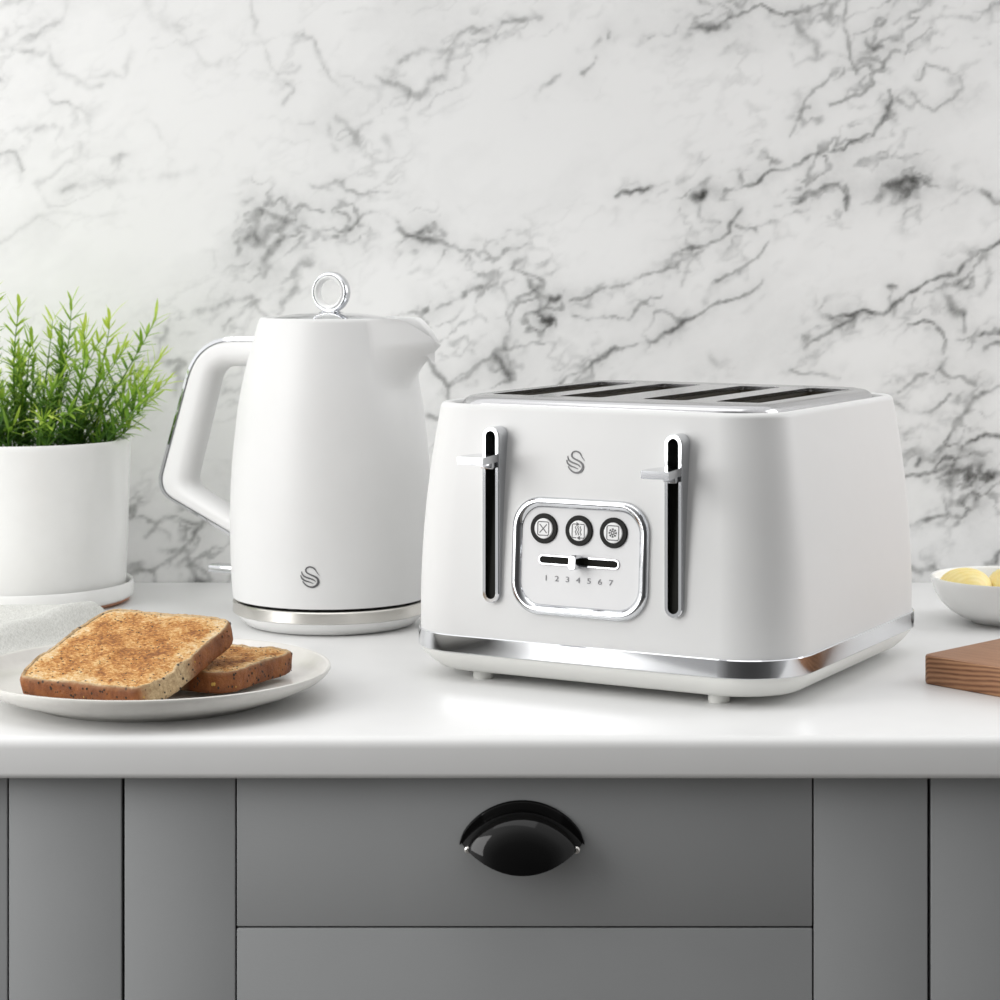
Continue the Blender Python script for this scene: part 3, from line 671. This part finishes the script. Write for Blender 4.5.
def icon(k, u0, v0):
    f = lambda u, v, h: pm(u0 + u, v0 + v, .0030 + h * .6)
    def sq(hw, hh, r, w): 
        p = rr(2 * hw, 2 * hh, r, 4); return ribbon(p + [p[0], p[1]], w, f, .0003)
    out = []
    if k == 0:
        out += [sq(.0042, .0046, .0012, .0006), ribbon([(-.0027, -.0029), (.0027, .0029)], .0006, f, .0003), ribbon([(-.0027, .0029), (.0027, -.0029)], .0006, f, .0003)]
    elif k == 1:
        out += [ribbon([(-.0014, -.0048), (-.0042, -.0048), (-.0046, -.0042), (-.0046, .0038), (-.0040, .0044), (-.001, .0044)], .0006, f, .0003),
                ribbon([(.0014, .0044), (.0042, .0044), (.0046, .0038), (.0046, -.0042), (.0040, -.0048), (.001, -.0048)], .0006, f, .0003),
                ribbon([(-.0014, .0044), (.0010, .0044)], lambda t: .0026 * (1 - t) + .0001, f, .0003), ribbon([(.0014, -.0048), (-.0010, -.0048)], lambda t: .0026 * (1 - t) + .0001, f, .0003)]
        for dx in (-.0018, 0, .0018): out.append(ribbon([(dx + .0005 * math.sin(q * 1.6), -.0030 + q * .00075) for q in range(9)], .00055, f, .0003))
    else:
        out += [sq(.0044, .0048, .0012, .0006)]
        for q in range(8):
            a = q * PI / 4; ca, sa = math.cos(a), math.sin(a)
            out.append(ribbon([(.0006 * ca, .0006 * sa), (.0030 * ca, .0031 * sa)], .0006, f, .0003))
            for s in (-.55, .55): out.append(ribbon([(.0019 * ca, .0019 * sa), (.0019 * ca + .0012 * math.cos(a + s), .0019 * sa + .0012 * math.sin(a + s))], .0005, f, .0003))
    return join(*out)
for k, u in enumerate(BU):
    bt = mk('button', loft([circ(u, BV, .0069, -.001), circ(u, BV, .0069, .0026), circ(u, BV, .0064, .0030)], False, True), M['button'], cp, 20)
    mk('button_ring', loft([circ(u, BV, .0103, -.001), circ(u, BV, .0103, .0020), circ(u, BV, .0098, .0025), circ(u, BV, .0072, .0025), circ(u, BV, .0069, .0020)], False, False), M['matt_black'], bt)
    mk('button_icon', icon(k, u, BV), M['ink'], bt, smooth=False)
# browning slider
def cap(w, u0, u1, v, h): return [pm(x, y + v, h) for x, y in [(q[1], q[0]) for q in stadium(w, u0, u1)]]
SV = -.0024
sl = mk('slider_track', loft([cap(.0070, -.0312, .0302, SV, .0), cap(.0070, -.0312, .0302, SV, .0018), cap(.0064, -.0309, .0299, SV, .0022), cap(.0048, -.0301, .0291, SV, .0022), cap(.0048, -.0301, .0291, SV, .0014)], False, False), M['chrome'], cp, 35)
mk('slider_slot', loft([cap(.0048, -.0301, .0291, SV, .0004), cap(.0046, -.0300, .0290, SV, .0015)]), M['slot_black'], sl)
def knob():
    u0 = -.0004; hw, hh = .0029, .0050
    rg = lambda d, h: [pm(u0 + x, SV + y, h) for x, y in rr(2 * (hw - d), 2 * (hh - d), .0022 - d * .5, 5)]
    return loft([rg(.0004, .0012), rg(0, .006), rg(0, .0112), rg(.0005, .0122)])
mk('slider_knob', knob(), M['chrome'], sl, 45)
def numbers():
    out = []
    for k in range(7):
        cu = bpy.data.curves.new('t', 'FONT'); cu.body = str(k + 1); cu.size = .0053; cu.align_x = 'CENTER'; cu.extrude = .0001
        ob = bpy.data.objects.new('t', cu); col.objects.link(ob)
        bpy.context.view_layer.update()
        me = bpy.data.meshes.new_from_object(ob.evaluated_get(bpy.context.evaluated_depsgraph_get()))
        u = -.0250 + k * .00815
        out.append(([pm(u + v.co.x * 1.3, -.0166 + v.co.y, .0014 + v.co.z) for v in me.vertices], [tuple(p.vertices) for p in me.polygons]))
        bpy.data.objects.remove(ob); bpy.data.curves.remove(cu); bpy.data.meshes.remove(me)
    return join(*out)
mk('dial_numbers', numbers(), M['ink2'], cp, smooth=False)
def tmap(u, v, h): z = .1565 + v; return (-.0086 + u, yf(z) - h, z)
mk('emblem', emblem(tmap, .0000292), M['ink'], T, smooth=False)

# ------------------------------------------------------------------ kettle and its base
KY = 1.857; KU = KY / 2300; KX = (331 - 500) * KU
KA = R(-27)                                      # spout towards the right and a little forward
B = thing('power_base', 'round steel and white power base under the kettle', 'appliance base', (KX, KY, CT), KA)
mk('base_plate', revolve(((.058, .0007), (.0660, .0007), (.0680, .0014), (.0738, .0070), (.0770, .0106), (.072, .0118)), 96), M['white_gloss'], B, 30)
mk('steel_ring', revolve(((.060, .0106), (.0778, .0106), (.0788, .0113), (.0788, .0192), (.0778, .0202), (.0752, .0206), (.070, .0200)), 96), M['brushed'], B, 30)
for k in range(5):
    a = R(-90 - KA * 57.3 + (-40, 5, 40, 120, 220)[k]); c = (.058 * math.cos(a), .058 * math.sin(a))
    mk('foot', revolve(((.005, 0), (.005, .0010)), 20, c=c), M['white_base'], B)
K = thing('kettle', 'white kettle with chrome ring on its lid and looped handle', 'kettle', (KX, KY, CT + .0206), KA)
KZ = .0206
KPROF = [(.0785, .0226), (.0792, .0250), (.0800, .040), (.0808, .062), (.0811, .083), (.0806, .110), (.0794, .131), (.0778, .1475), (.0762, .1625), (.0745, .1765), (.0717, .192), (.0686, .2055), (.0650, .2200), (.0609, .2346), (.0587, .2420), (.0578, .2448), (.0566, .2462), (.0551, .2467)]
_pz = [p[1] for p in KPROF]; _pr = [p[0] for p in KPROF]
def kbody():
    n = 160; rings = []; ZT_ = .2467
    zz = list(np.linspace(.0226, .19, 22)) + list(np.linspace(.193, .2420, 22)) + [.2434, .2448, .2456, .2462, .2465, .2467]
    sm = lambda z: float(np.interp(z, _pz, _pr))
    def pt(th, z):
        d = abs((th + PI) % (2 * PI) - PI); w = max(0, 1 - d / R(31)) ** 1.35
        zt = ZT_ - .0208 * min(1, max(0, (w - .40) / .60)) ** 1.5; zc = .0226 + (z - .0226)
        if zc > .19: zc = .19 + (zc - .19) * (zt - .19) / (ZT_ - .19)
        A = .0375 * min(1, max(0, (zc - .190) / .0357)) ** 1.25
        zr = zc if w <= .0 else min(zc, .243 * min(1, w * 3) + zc * (1 - min(1, w * 3)))
        r = sm(zr) + A * w
        return (r * math.cos(th), r * math.sin(th), zc - KZ)
    for z in zz: rings.append([pt(2 * PI * k / n, z) for k in range(n)])
    # rolled lip and inner wall
    top = rings[-1]
    for s, dz in ((.962, -.0004), (.950, -.0022), (.945, -.014)):
        rings.append([(x * s, y * s, z + dz) for x, y, z in top])
    base = [[(r * math.cos(2 * PI * k / n), r * math.sin(2 * PI * k / n), .0226 - KZ) for k in range(n)] for r in (.0760,)]
    return loft(base + rings, True, False)
mk('kettle_body', kbody(), M['white'], K, 45)
mk('underside', revolve(((.066, .0), (.0735, .0), (.0745, .0021)), 64), M['matt_black'], K)
lidp = [(.0526, .2385), (.0534, .2432), (.0528, .2448), (.045, .2468), (.033, .2486), (.020, .2498), (.008, .2503), (.001, .2504)]
ld = mk('lid', revolve([(r, z - KZ) for r, z in lidp], 96), M['chrome'], K, 30)
# ring knob, its axis across the spout line
RZ = .2668 - KZ
def kring(prof, n=64):
    rings = []
    for k in range(n + 1):
        a = 2 * PI * k / n
        rings.append([(r * math.cos(a), y, RZ + r * math.sin(a)) for r, y in prof])
    return loft(rings, False, False)
h = .0045
outer = [(.0148 + .0018 * math.cos(q * PI / 8), h * math.copysign(abs(math.sin(q * PI / 8)) ** .7, math.sin(q * PI / 8))) for q in range(17)]
stem = join(bbox(-.0062, .0062, -.0036, .0036, .2490 - KZ, .2546 - KZ, .0012, 2), revolve(((.0105, .2488 - KZ), (.0105, .2502 - KZ), (.0085, .2512 - KZ), (.002, .2514 - KZ)), 40))  # disc under the stem is added, shaped for the ring's reflection in the lid
rk = mk('ring_knob', join(kring(outer), stem), M['chrome'], ld, 40)
inner = [(.0133, -h + .0004), (.0133, h - .0004), (.0124, h), (.0110, h - .0012), (.0104, h - .003), (.0104, -h + .003), (.0110, -h + .0012), (.0124, -h), (.0133, -h + .0004)]
mk('ring_insert', kring(inner), M['white_gloss'], ld, 40)
# handle: profile in the plane opposite the spout
def hpt(px, py):                                 # point of the handle's plane from its place on the picture of the handle's side
    ca, sa = math.cos(KA), math.sin(KA); t = (px - 500) / 2300
    # world: x = KX - s*ca, y = KY - s*sa ; x = t*y
    s = (KX - t * KY) / (ca - t * sa); y = KY - s * sa
    return (-s, .30 - (py - 251) * y / 2300 - KZ)
HO = fillet([hpt(*p) for p in ((262, 339), (205, 340), (165, 489), (240, 533))], [0, .034, .017, 0], 12)
HI = fillet([hpt(*p) for p in ((262, 366), (223, 366), (195.5, 483), (245, 516))], [0, .013, .009, 0], 12)
def resample(P, n):
    P = np.array(P); d = np.concatenate([[0], np.cumsum(np.linalg.norm(np.diff(P, axis=0), axis=1))]); t = np.linspace(0, d[-1], n)
    return np.stack([np.interp(t, d, P[:, 0]), np.interp(t, d, P[:, 1])], 1)
def handle():
    rows = []; hw = .0138; m = len(HO)
    for o, i in zip(HO, HI):
        c = (o + i) / 2; v = (o - i) / 2; rg = []
        for k in range(28):
            a = 2 * PI * k / 28; ca, sa = math.cos(a), math.sin(a)
            e = .45 if ca > 0 else .95
            px = math.copysign(abs(ca) ** e, ca); py = math.copysign(abs(sa) ** e, sa)
            q = c + v * px; rg.append((q[0], hw * py, q[1]))
        rows.append(rg)
    return loft(rows)
hd = mk('handle', handle(), M['white'], K, 50)
def strip():
    rows = []
    for o, i in zip(HO, HI):
        v = (o - i) / np.linalg.norm(o - i); a = o + v * .0022; b = o - v * .0006; w = .0122
        rows.append([(b[0], -w, b[1]), (a[0], -w + .0008, a[1]), (a[0], w - .0008, a[1]), (b[0], w, b[1])])
    return loft(rows)
mk('handle_trim', strip(), M['chrome'], hd, 50)
# switch lever low on the handle side
ls = [hpt(212.5, 567), hpt(250, 567)]
mk('switch_lever', bbox(ls[0][0], ls[1][0], -.0075, .0075, ls[0][1] - .0032, ls[0][1] + .0032, .0014, 3), M['chrome'], K)
def kmap(u, v, h):
    z = .3 - (577 - 251) * (KY - .079) / 2300 + v; r = float(np.interp(z, _pz, _pr)) + h
    x = (317.5 - 331) * KU * .957 + u; wx, wy = x, -math.sqrt(r * r - x * x)
    c, s = math.cos(-KA), math.sin(-KA)
    return (wx * c - wy * s, wx * s + wy * c, z - KZ)
mk('emblem', emblem(kmap, .0000318), M['ink'], K, smooth=False)

# ------------------------------------------------------------------ plate and toast
PX, PY = (152 - 500) * 1.544 / 2300, 1.544
pl = mk('dinner_plate', revolve([(.074, .0022), (.0755, 0), (.080, 0), (.083, .0022), (.100, .0072), (.1130, .0128), (.1180, .0168), (.1198, .0196), (.1196, .0211), (.1184, .0215), (.1168, .0203), (.1120, .0152), (.1040, .0112), (.0960, .0096), (.080, .0086), (.040, .0082), (.0005, .0082)], 128), M['stoneware'], ang=60)
pl.location = (PX, PY, CT); tag(pl, 'off-white round plate holding two slices of toast', 'plate')

def ico_seed(c, r, nrm):
    bm = bmesh.new(); bmesh.ops.create_icosphere(bm, subdivisions=1, radius=1)
    q = Vector(nrm).normalized().to_track_quat('Z', 'X')
    v = [tuple(Vector(c) + q @ Vector((x.co.x * r * 1.3, x.co.y * r * .9, x.co.z * r * .6))) for x in bm.verts]
    bm.verts.index_update(); f = [tuple(x.index for x in fc.verts) for fc in bm.faces]; bm.free(); return v, f

def toast(name, label, org, ex, ey, W, L, th, seed, palef, group):
    """bread slice: local x along W, local y along L, thickness th below the upper face"""
    ex = Vector(ex).normalized(); ez = ex.cross(Vector(ey)).normalized(); ey = ez.cross(ex)
    t = thing(name, label, 'toast', group=group)
    t.matrix_world = Matrix(((ex.x, ey.x, ez.x, org[0]), (ex.y, ey.y, ez.y, org[1]), (ex.z, ey.z, ez.z, org[2]), (0, 0, 0, 1)))
    rnd = random.Random(seed)
    # outline: a square-bottomed loaf with a shallow waist and a rounded crown end
    n = 240; pts = []
    for k in range(n):
        a = 2 * PI * k / n; ca, sa = math.cos(a), math.sin(a); e = .27
        x = W / 2 * math.copysign(abs(ca) ** e, ca); y = L / 2 * math.copysign(abs(sa) ** e, sa)
        if y < -L * .30: x *= 1 - .02 * math.sin((y + L * .3) / L * 9) ** 2
        wv = noise.noise((x * 60, y * 60, seed)) * .0016 + noise.noise((x * 200, y * 200, seed)) * .0006
        r = math.hypot(x, y); x += x / r * wv; y += y / r * wv
        pts.append((x, y))
    # even spacing
    P = np.array(pts + [pts[0]]); d = np.concatenate([[0], np.cumsum(np.linalg.norm(np.diff(P, axis=0), axis=1))]); tt = np.linspace(0, d[-1], n + 1)[:-1]
    P = np.stack([np.interp(tt, d, P[:, 0]), np.interp(tt, d, P[:, 1])], 1)
    def hz(x, y, a=1): return a * (noise.noise((x * 70, y * 70, seed + 3.)) * .0011 + noise.noise((x * 230, y * 230, seed + 5.)) * .0007 + noise.noise((x * 600, y * 600, seed + 9.)) * .0004)
    # crumb: two faces joined round the inside of the crust
    inn = [1 - .0022 / (W / 2), .965, .90, .80, .68, .55, .42, .29, .16, .06]
    rings = []; brown = []
    for zz, seq in ((-th + .0004, inn[::-1]), (0, inn)):
        for s in seq:
            rg = []
            for x, y in P:
                X, Y = x * s, y * s; dz = hz(X, Y) if zz == 0 else 0
                rim = .0008 * math.exp(-((s - .965) / .02) ** 2) if zz == 0 else 0
                rg.append((X, Y, zz + dz - rim))
                b = max(0, min(1, (1 - s) / .30)); brown.append(-.24 + .36 * b)
            rings.append(rg)
    vf = loft(rings)
    o = mk('crumb', vf, M['crumb'], t, 80)
    at = o.data.attributes.new('brown', 'FLOAT', 'POINT'); at.data.foreach_set('value', brown)
    # crust band
    rows = []; pale = []
    for zi, (ds, z) in enumerate(((-.0026, -th), (-.0008, -th + .0006), (.0002, -th * .8), (.0004, -th * .6), (.0004, -th * .4), (.0003, -th * .2), (-.0004, -.0006), (-.0014, .0004), (-.0030, -.0002))):
        rg = []
        for x, y in P:
            r = math.hypot(x, y); nz = noise.noise((x * 120, y * 120, z * 120 + seed)) * .0007 + noise.noise((x * 400, y * 400, z * 400 + seed)) * .0004
            pf = palef(x / W, y / L)
            q = (r + ds + nz * (1 + pf) - .0012 * pf) / r
            rg.append((x * q, y * q, z + (hz(x * q, y * q) if zi > 6 else 0))); pale.append(min(1, pf + (0, 0, 0, 0, 0, 0, .12, .8, 1)[zi]))
        rows.append(rg)
    rows.append(rows[0]); pale += pale[:n]
    V, F = loft(rows, False, False)
    o = mk('crust', (V, F), M['crust'], t, 70)
    at = o.data.attributes.new('pale', 'FLOAT', 'POINT'); at.data.foreach_set('value', pale[:len(o.data.vertices)] + [0] * max(0, len(o.data.vertices) - len(pale)))
    for nm, mat, cnt, rad in (('dark_seeds', 'seed', 210, .0008), ('golden_seeds', 'seed_gold', 16, .0010)):
        parts = []
        for k in range(cnt):
            if rnd.random() < .62:
                j = rnd.randrange(n); x, y = P[j]; z = -th * rnd.uniform(.1, .95); r = math.hypot(x, y); parts.append(ico_seed((x * (1 + .0003 / r), y * (1 + .0003 / r), z), rad * rnd.uniform(.5, 1.15), (x, y, 0)))
            elif mat == 'seed':
                s = rnd.random() ** .4 * .97; j = rnd.randrange(n); x, y = P[j] * s; parts.append(ico_seed((x, y, hz(x, y) + .0001), rad * rnd.uniform(.4, .8), (0, 0, 1)))
        sd = mk(nm, join(*parts), M[mat], t); sd['kind'] = 'stuff'
    return t
ZP = CT + .0083
def pale1(x, y):   # the split shoulder on the right-hand side, near the front
    return max(0, min(1, (x - .40) * 14)) * max(0, min(1, (-y - .02) * 9)) * max(0, min(1, (y + .53) * 14))
def pale2(x, y):
    return max(0, min(1, (-y - .40) * 14)) * max(0, min(1, (.16 - x) * 12))
A, Bp, C = Vector((-.3105, 1.495, CT + .0268)), Vector((-.2364, 1.460, CT + .0268)), Vector((-.1815, 1.5300, CT + .0518))
D = A + C - Bp
toast('bread_slice', 'larger toast slice in front, propped up on the other slice', (A + C) / 2, Bp - A, D - A, (Bp - A).length + .0265, (D - A).length + .0185, .0150, 3, pale1, 'toast slices on the plate')
E2, F2 = Vector((-.1395, 1.5727, CT + .0266)), Vector((-.1770, 1.4975, CT + .0252))
ey = (E2 - F2); exd = Vector((-ey.y, ey.x, 0)).normalized() * -1
cen = (E2 + F2) / 2 - exd * .0415
toast('bread_slice', 'toast slice lying flat at the right, half under the other slice', cen, exd, ey, .084, ey.length + .007, .0142, 8, lambda x, y: pale2(x, y), 'toast slices on the plate')

# ------------------------------------------------------------------ linen napkin
def napkin():
    nu, nv = 130, 110; V, F, uv = [], [], []
    def sg(t): return 1 / (1 + math.exp(-t))
    def hh(x, y, ed):
        # crest of the near fold runs from front-left to back-right
        ax, ay, bx, by = -.450, 1.580, -.321, 1.818
        L = math.hypot(bx - ax, by - ay); ux, uy = (bx - ax) / L, (by - ay) / L
        s = (x - ax) * ux + (y - ay) * uy; d = -(x - ax) * uy + (y - ay) * ux      # d > 0: behind the crest
        e = sg((L + .006 - s) / .004)
        f1 = (.0095 + .0150 * max(0, min(1, s / L))) * math.exp(-(max(0, -d) / .021) ** 2.2 - (max(0, d) / .0060) ** 1.8) * e
        yr = y - 1.834 - .012 * math.sin((x + .35) * 14)
        f2 = .0160 * math.exp(-(max(0, -yr) / .036) ** 1.8 - (max(0, yr) / .012) ** 2) * sg((-.334 - x) / .006) * (sg((d - .010) / .003))
        w = .0012 * noise.noise((x * 26, y * 26, 1.)) + .0008 * math.sin(s * 90 + d * 60)
        return max(.0012, .0022 + (f1 + f2 + w * min(1, (f1 + f2) * 120 + .25)) * ed)
    for i in range(nu + 1):
        for j in range(nv + 1):
            x = -.60 + (.307) * i / nu; t = j / nv
            y0 = 1.672 + max(0, (x + .40)) * .55; y1 = 1.866 - max(0, x + .335) * 1.3
            y = y0 + (y1 - y0) * t
            V.append((x, y, CT + hh(x, y, min(1, t / .10) ** .6))); uv.append((x, y))
    for i in range(nu):
        for j in range(nv):
            a = i * (nv + 1) + j; F.append((a, a + nv + 1, a + nv + 2, a + 1))
    me = bpy.data.meshes.new('linen_napkin'); me.from_pydata(V, [], F); me.update()
    ul = me.uv_layers.new(name='UVMap')
    for lp in me.loops: ul.data[lp.index].uv = uv[lp.vertex_index]
    o = link('linen_napkin', me, M['linen'], ang=80)
    md = o.modifiers.new('thick', 'SOLIDIFY'); md.thickness = .0010; md.offset = -1
    return tag(o, 'pale grey linen napkin folded between plate and plant pot', 'napkin')
napkin()

# ------------------------------------------------------------------ potted plant
QX, QY = (22 - 500) * 1.971 / 2300, 1.971
sa = mk('saucer', revolve([(.080, .0030), (.0865, .0030), (.0905, .0032), (.0935, .0050), (.0943, .0080), (.0943, .0168), (.0936, .0180), (.0926, .0178), (.0918, .0165), (.0915, .0080), (.088, .0062), (.0005, .0062)], 96), M['ceramic'], ang=50)
sa.location = (QX, QY, CT); tag(sa, 'round white saucer under the plant pot', 'saucer')
mk('unglazed_foot', revolve([(.078, .0), (.0885, .0), (.0912, .0020), (.0908, .0034), (.080, .0036)], 96), M['terracotta'], sa, 50)['label'] = 'bare terracotta foot ring'
PT = thing('potted_plant', 'bushy green plant in a white ceramic pot by the marble wall', 'plant', (QX, QY, CT + .0066))
mk('pot', revolve([(.070, 0), (.0845, 0), (.0870, .0016), (.0880, .004), (.0900, .060), (.0920, .128), (.0925, .1322), (.0918, .1334), (.0905, .1330), (.0895, .1310), (.0885, .1180)], 96, True, False), M['ceramic'], PT, 50)
mk('soil', revolve([(.0886, .1160), (.0886, .1185), (.06, .1205), (.03, .1212), (.0005, .1215)], 48), M['soil'], PT)
def sprig(rnd, base, tip, curl):
    b, t = Vector(base), Vector(tip); mid = (b + t) / 2 + Vector(curl)
    path = [(1 - s) ** 2 * b + 2 * s * (1 - s) * mid + s * s * t for s in [k / 12 for k in range(13)]]
    V, F = tube(path, lambda s: .0011 * (1 - s * .7), 5); tone = [.25 + .35 * (i // 5) / 12 for i in range(len(V))]
    L = (t - b).length; m = max(3, int(L / .0088)); own = rnd.uniform(-.16, .22)
    for k in range(1, m + 1):
        s = k / m; i = min(11, int(s * 12)); p = path[i].lerp(path[i + 1], s * 12 - i); d = (path[i + 1] - path[i]).normalized()
        o = d.orthogonal().normalized(); o2 = d.cross(o); a0 = k * 1.15 + rnd.random()
        for q in range(4 if s < .93 else 3):
            if rnd.random() < .12: continue
            a = a0 + q * PI / 2 + rnd.uniform(-.5, .5); out = o * math.cos(a) + o2 * math.sin(a)
            up = rnd.uniform(.25, 1.15) + 1.6 * max(0, s - .8) * 4; dr = (out + d * up).normalized()
            ln = rnd.uniform(.012, .025) * (1 - .3 * max(0, s - .7)); wd = rnd.uniform(.0010, .0019)
            if (p + dr * ln).z < .131 and math.hypot(*(p + dr * ln).xy) > .083: continue
            side = dr.cross(Vector((0, 0, 1)) if abs(dr.z) < .95 else Vector((1, 0, 0))).normalized(); nn = side.cross(dr); n0 = len(V)
            bd = rnd.uniform(-.30, .12)
            for f, w in ((0, .4), (.22, .9), (.5, 1), (.78, .7), (1, .06)):
                c = p + dr * ln * f + nn * ln * bd * f * f
                V += [tuple(c - side * wd * w), tuple(c + nn * wd * .35 * w), tuple(c + side * wd * w)]
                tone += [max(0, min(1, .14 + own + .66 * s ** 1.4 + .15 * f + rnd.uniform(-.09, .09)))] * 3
            for r in range(4):
                for e in (0, 1): F.append((n0 + r * 3 + e, n0 + r * 3 + e + 1, n0 + r * 3 + e + 4, n0 + r * 3 + e + 3))
    return V, F, tone
rnd = random.Random(21)
tips = []
for k in range(34):                              # low dense growth
    a = rnd.uniform(0, 2 * PI); q = math.sqrt(rnd.random())
    tips.append((math.cos(a) * q * .105, math.sin(a) * q * .085, .186 - .020 * q - rnd.random() * .030, .75))
for k in range(30):
    a = rnd.uniform(0, 2 * PI); q = math.sqrt(rnd.random())
    tips.append((math.cos(a) * q * .120, math.sin(a) * q * .085, .222 - .035 * q - rnd.random() * .032, .5))
U2 = 1.971 / 2300
for px, py in ((3, 291), (68, 303), (150, 322), (24, 307), (114, 320), (46, 322), (92, 330), (133, 346), (166, 356), (58, 332), (158, 384), (34, 338), (122, 352), (172, 382), (80, 345), (150, 402), (-25, 300), (-60, 325), (140, 368), (104, 342)):
    tips.append(((px - 22) * U2, rnd.uniform(-.045, .03), .30 - (py - 251) * U2 - .0066, .5))
for tx, ty, tz, f in tips:
    f += rnd.uniform(-.16, .10)
    bx, by = tx * f, ty * f; rb = math.hypot(bx, by)
    if rb > .074: bx, by = bx * .074 / rb, by * .074 / rb
    v, fcs, tone = sprig(rnd, (bx, by, .117), (tx, ty, tz), (tx * .06 + rnd.uniform(-.016, .016), rnd.uniform(-.012, .012), .008))
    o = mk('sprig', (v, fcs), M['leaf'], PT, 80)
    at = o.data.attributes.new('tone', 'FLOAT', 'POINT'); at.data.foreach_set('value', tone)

# ------------------------------------------------------------------ bowl of butter, wooden board
WX, WY = (1008 - 500) * 1.86 / 2300, 1.86
bo = mk('bowl', revolve([(.025, .0012), (.0262, 0), (.0290, 0), (.0300, .0014), (.0370, .0042), (.0465, .0098), (.0535, .0165), (.0582, .0240), (.0609, .0325), (.0616, .0358), (.0610, .0369), (.0598, .0368), (.0588, .0355), (.0580, .0300), (.0540, .0205), (.0450, .0115), (.030, .0062), (.0005, .0050)], 96), M['ceramic'], ang=60)
bo.location = (WX, WY, CT); tag(bo, 'small white bowl of butter at the right edge, behind the board', 'bowl')
def butter(label, loc, r, rot, tilt):
    n, m = 96, 60; rings = []
    for i in range(m + 1):
        ph = PI * (i + .0) / m; rg = []
        for k in range(n):
            a = 2 * PI * k / n; d = Vector((math.sin(ph) * math.cos(a), math.sin(ph) * math.sin(a), math.cos(ph)))
            q = Matrix.Rotation(tilt, 3, 'Y') @ d
            rid = 1 + .022 * math.sin(math.asin(max(-1, min(1, q.y))) * 26) * (1 - abs(q.y) ** 3)
            rg.append((d.x * r * 1.22 * rid, d.y * r * .95 * rid, d.z * r * .82 * rid))
        rings.append(rg)
    rings[0] = [(0, 0, r * .82)] * n; rings[-1] = [(0, 0, -r * .82)] * n
    o = mk('butter_curl', loft(rings, False, False), M['butter'], ang=80)
    o.location = loc; o.rotation_euler = (0, 0, rot)
    return tag(o, label, 'butter', 'butter curls in the white bowl')
butter('yellow ridged butter curl at the left side of the white bowl', ((965 - 500) * 1.852 / 2300, 1.852, CT + .0302), .0176, R(12), R(20))
butter('yellow ridged butter curl in the bowl, cut off by the right edge', ((1009 - 500) * 1.862 / 2300, 1.866, CT + .0285), .0176, R(75), R(-15))

bx_, by_ = .2925, 1.5965
BD = thing('chopping_board', 'brown oak chopping board, one corner showing at right', 'chopping board', (bx_, by_, CT), R(-45.5))
def board():
    W, Dp, hgt = .22, .30, .0200; rings = []
    for d, z in ((.0012, 0), (.0003, .0006), (0, .0018), (0, hgt - .0018), (.0004, hgt - .0005), (.0016, hgt)):
        rings.append([(x, y - x * .07, z) for x, y in rr(W - 2 * d, Dp - 2 * d, .007 - d, 8, W / 2, Dp / 2)])
    return loft(rings)
mk('board', board(), M['wood'], BD, 30)

# ------------------------------------------------------------------ light
def area(name, loc, target, sx, sy, power, color=(1, 1, 1)):
    l = bpy.data.lights.new(name, 'AREA'); l.shape = 'RECTANGLE'; l.size = sx; l.size_y = sy; l.energy = power; l.color = color
    o = bpy.data.objects.new(name, l); col.objects.link(o); o.location = loc
    o.rotation_euler = (Vector(target) - Vector(loc)).to_track_quat('-Z', 'Y').to_euler(); return o
area('window_light', (-1.28, 1.02, 1.42), (-.45, 2.0, 1.12), .9, 1.0, 13, (1, .995, .985))
area('ceiling_light', (-.2, 1.30, 2.6), (0, 1.95, 1.1), 1.6, .9, 4.2, (1, 1, 1))
area('right_fill_light', (1.25, 1.80, 1.42), (.30, 1.72, 1.0), .6, .8, 4.6, (1, 1, 1))  # added fill lamp, unseen, to lift the toaster's right side and the wall
w = bpy.data.worlds.new('world'); scene.world = w; w.use_nodes = True
nt = w.node_tree; bg = nt.nodes['Background']
tc = N(nt, 'ShaderNodeTexCoord'); sep = N(nt, 'ShaderNodeSeparateXYZ'); nt.links.new(tc.outputs['Generated'], sep.inputs[0])
def mrange(src, a, b):
    mr = N(nt, 'ShaderNodeMapRange'); mr.inputs[1].default_value = a; mr.inputs[2].default_value = b
    nt.links.new(src, mr.inputs[0]); return mr.outputs[0]
g = lambda v: (v, v, v)
front = ramp(nt, mrange(sep.outputs[1], -1, 0), ((0, g(.06)), (.16, g(.12)), (.34, g(.36)), (.55, g(.80)), (1, g(1.05))))
side = ramp(nt, mrange(sep.outputs[0], -1, 1), ((0, (1.08, 1.08, 1.075)), (.5, g(.84)), (1, g(.62))))
mxw = N(nt, 'ShaderNodeMix', data_type='RGBA', blend_type='MULTIPLY'); mxw.inputs[0].default_value = 1
nt.links.new(front, mxw.inputs[6]); nt.links.new(side, mxw.inputs[7]); 
vert = ramp(nt, mrange(sep.outputs[2], -1, 1), ((0, g(.10)), (.28, g(.22)), (.42, g(.9)), (.5, g(1)), (.8, g(1.2))))
mxv = N(nt, 'ShaderNodeMix', data_type='RGBA', blend_type='MULTIPLY'); mxv.inputs[0].default_value = 1
nt.links.new(mxw.outputs[2], mxv.inputs[6]); nt.links.new(vert, mxv.inputs[7]); nt.links.new(mxv.outputs[2], bg.inputs[0])
bg.inputs[1].default_value = 1.12

scene.view_settings.view_transform = 'Standard'; scene.view_settings.look = 'None'
scene.view_settings.exposure = .12; scene.view_settings.gamma = 1
scene.view_settings.use_curve_mapping = False
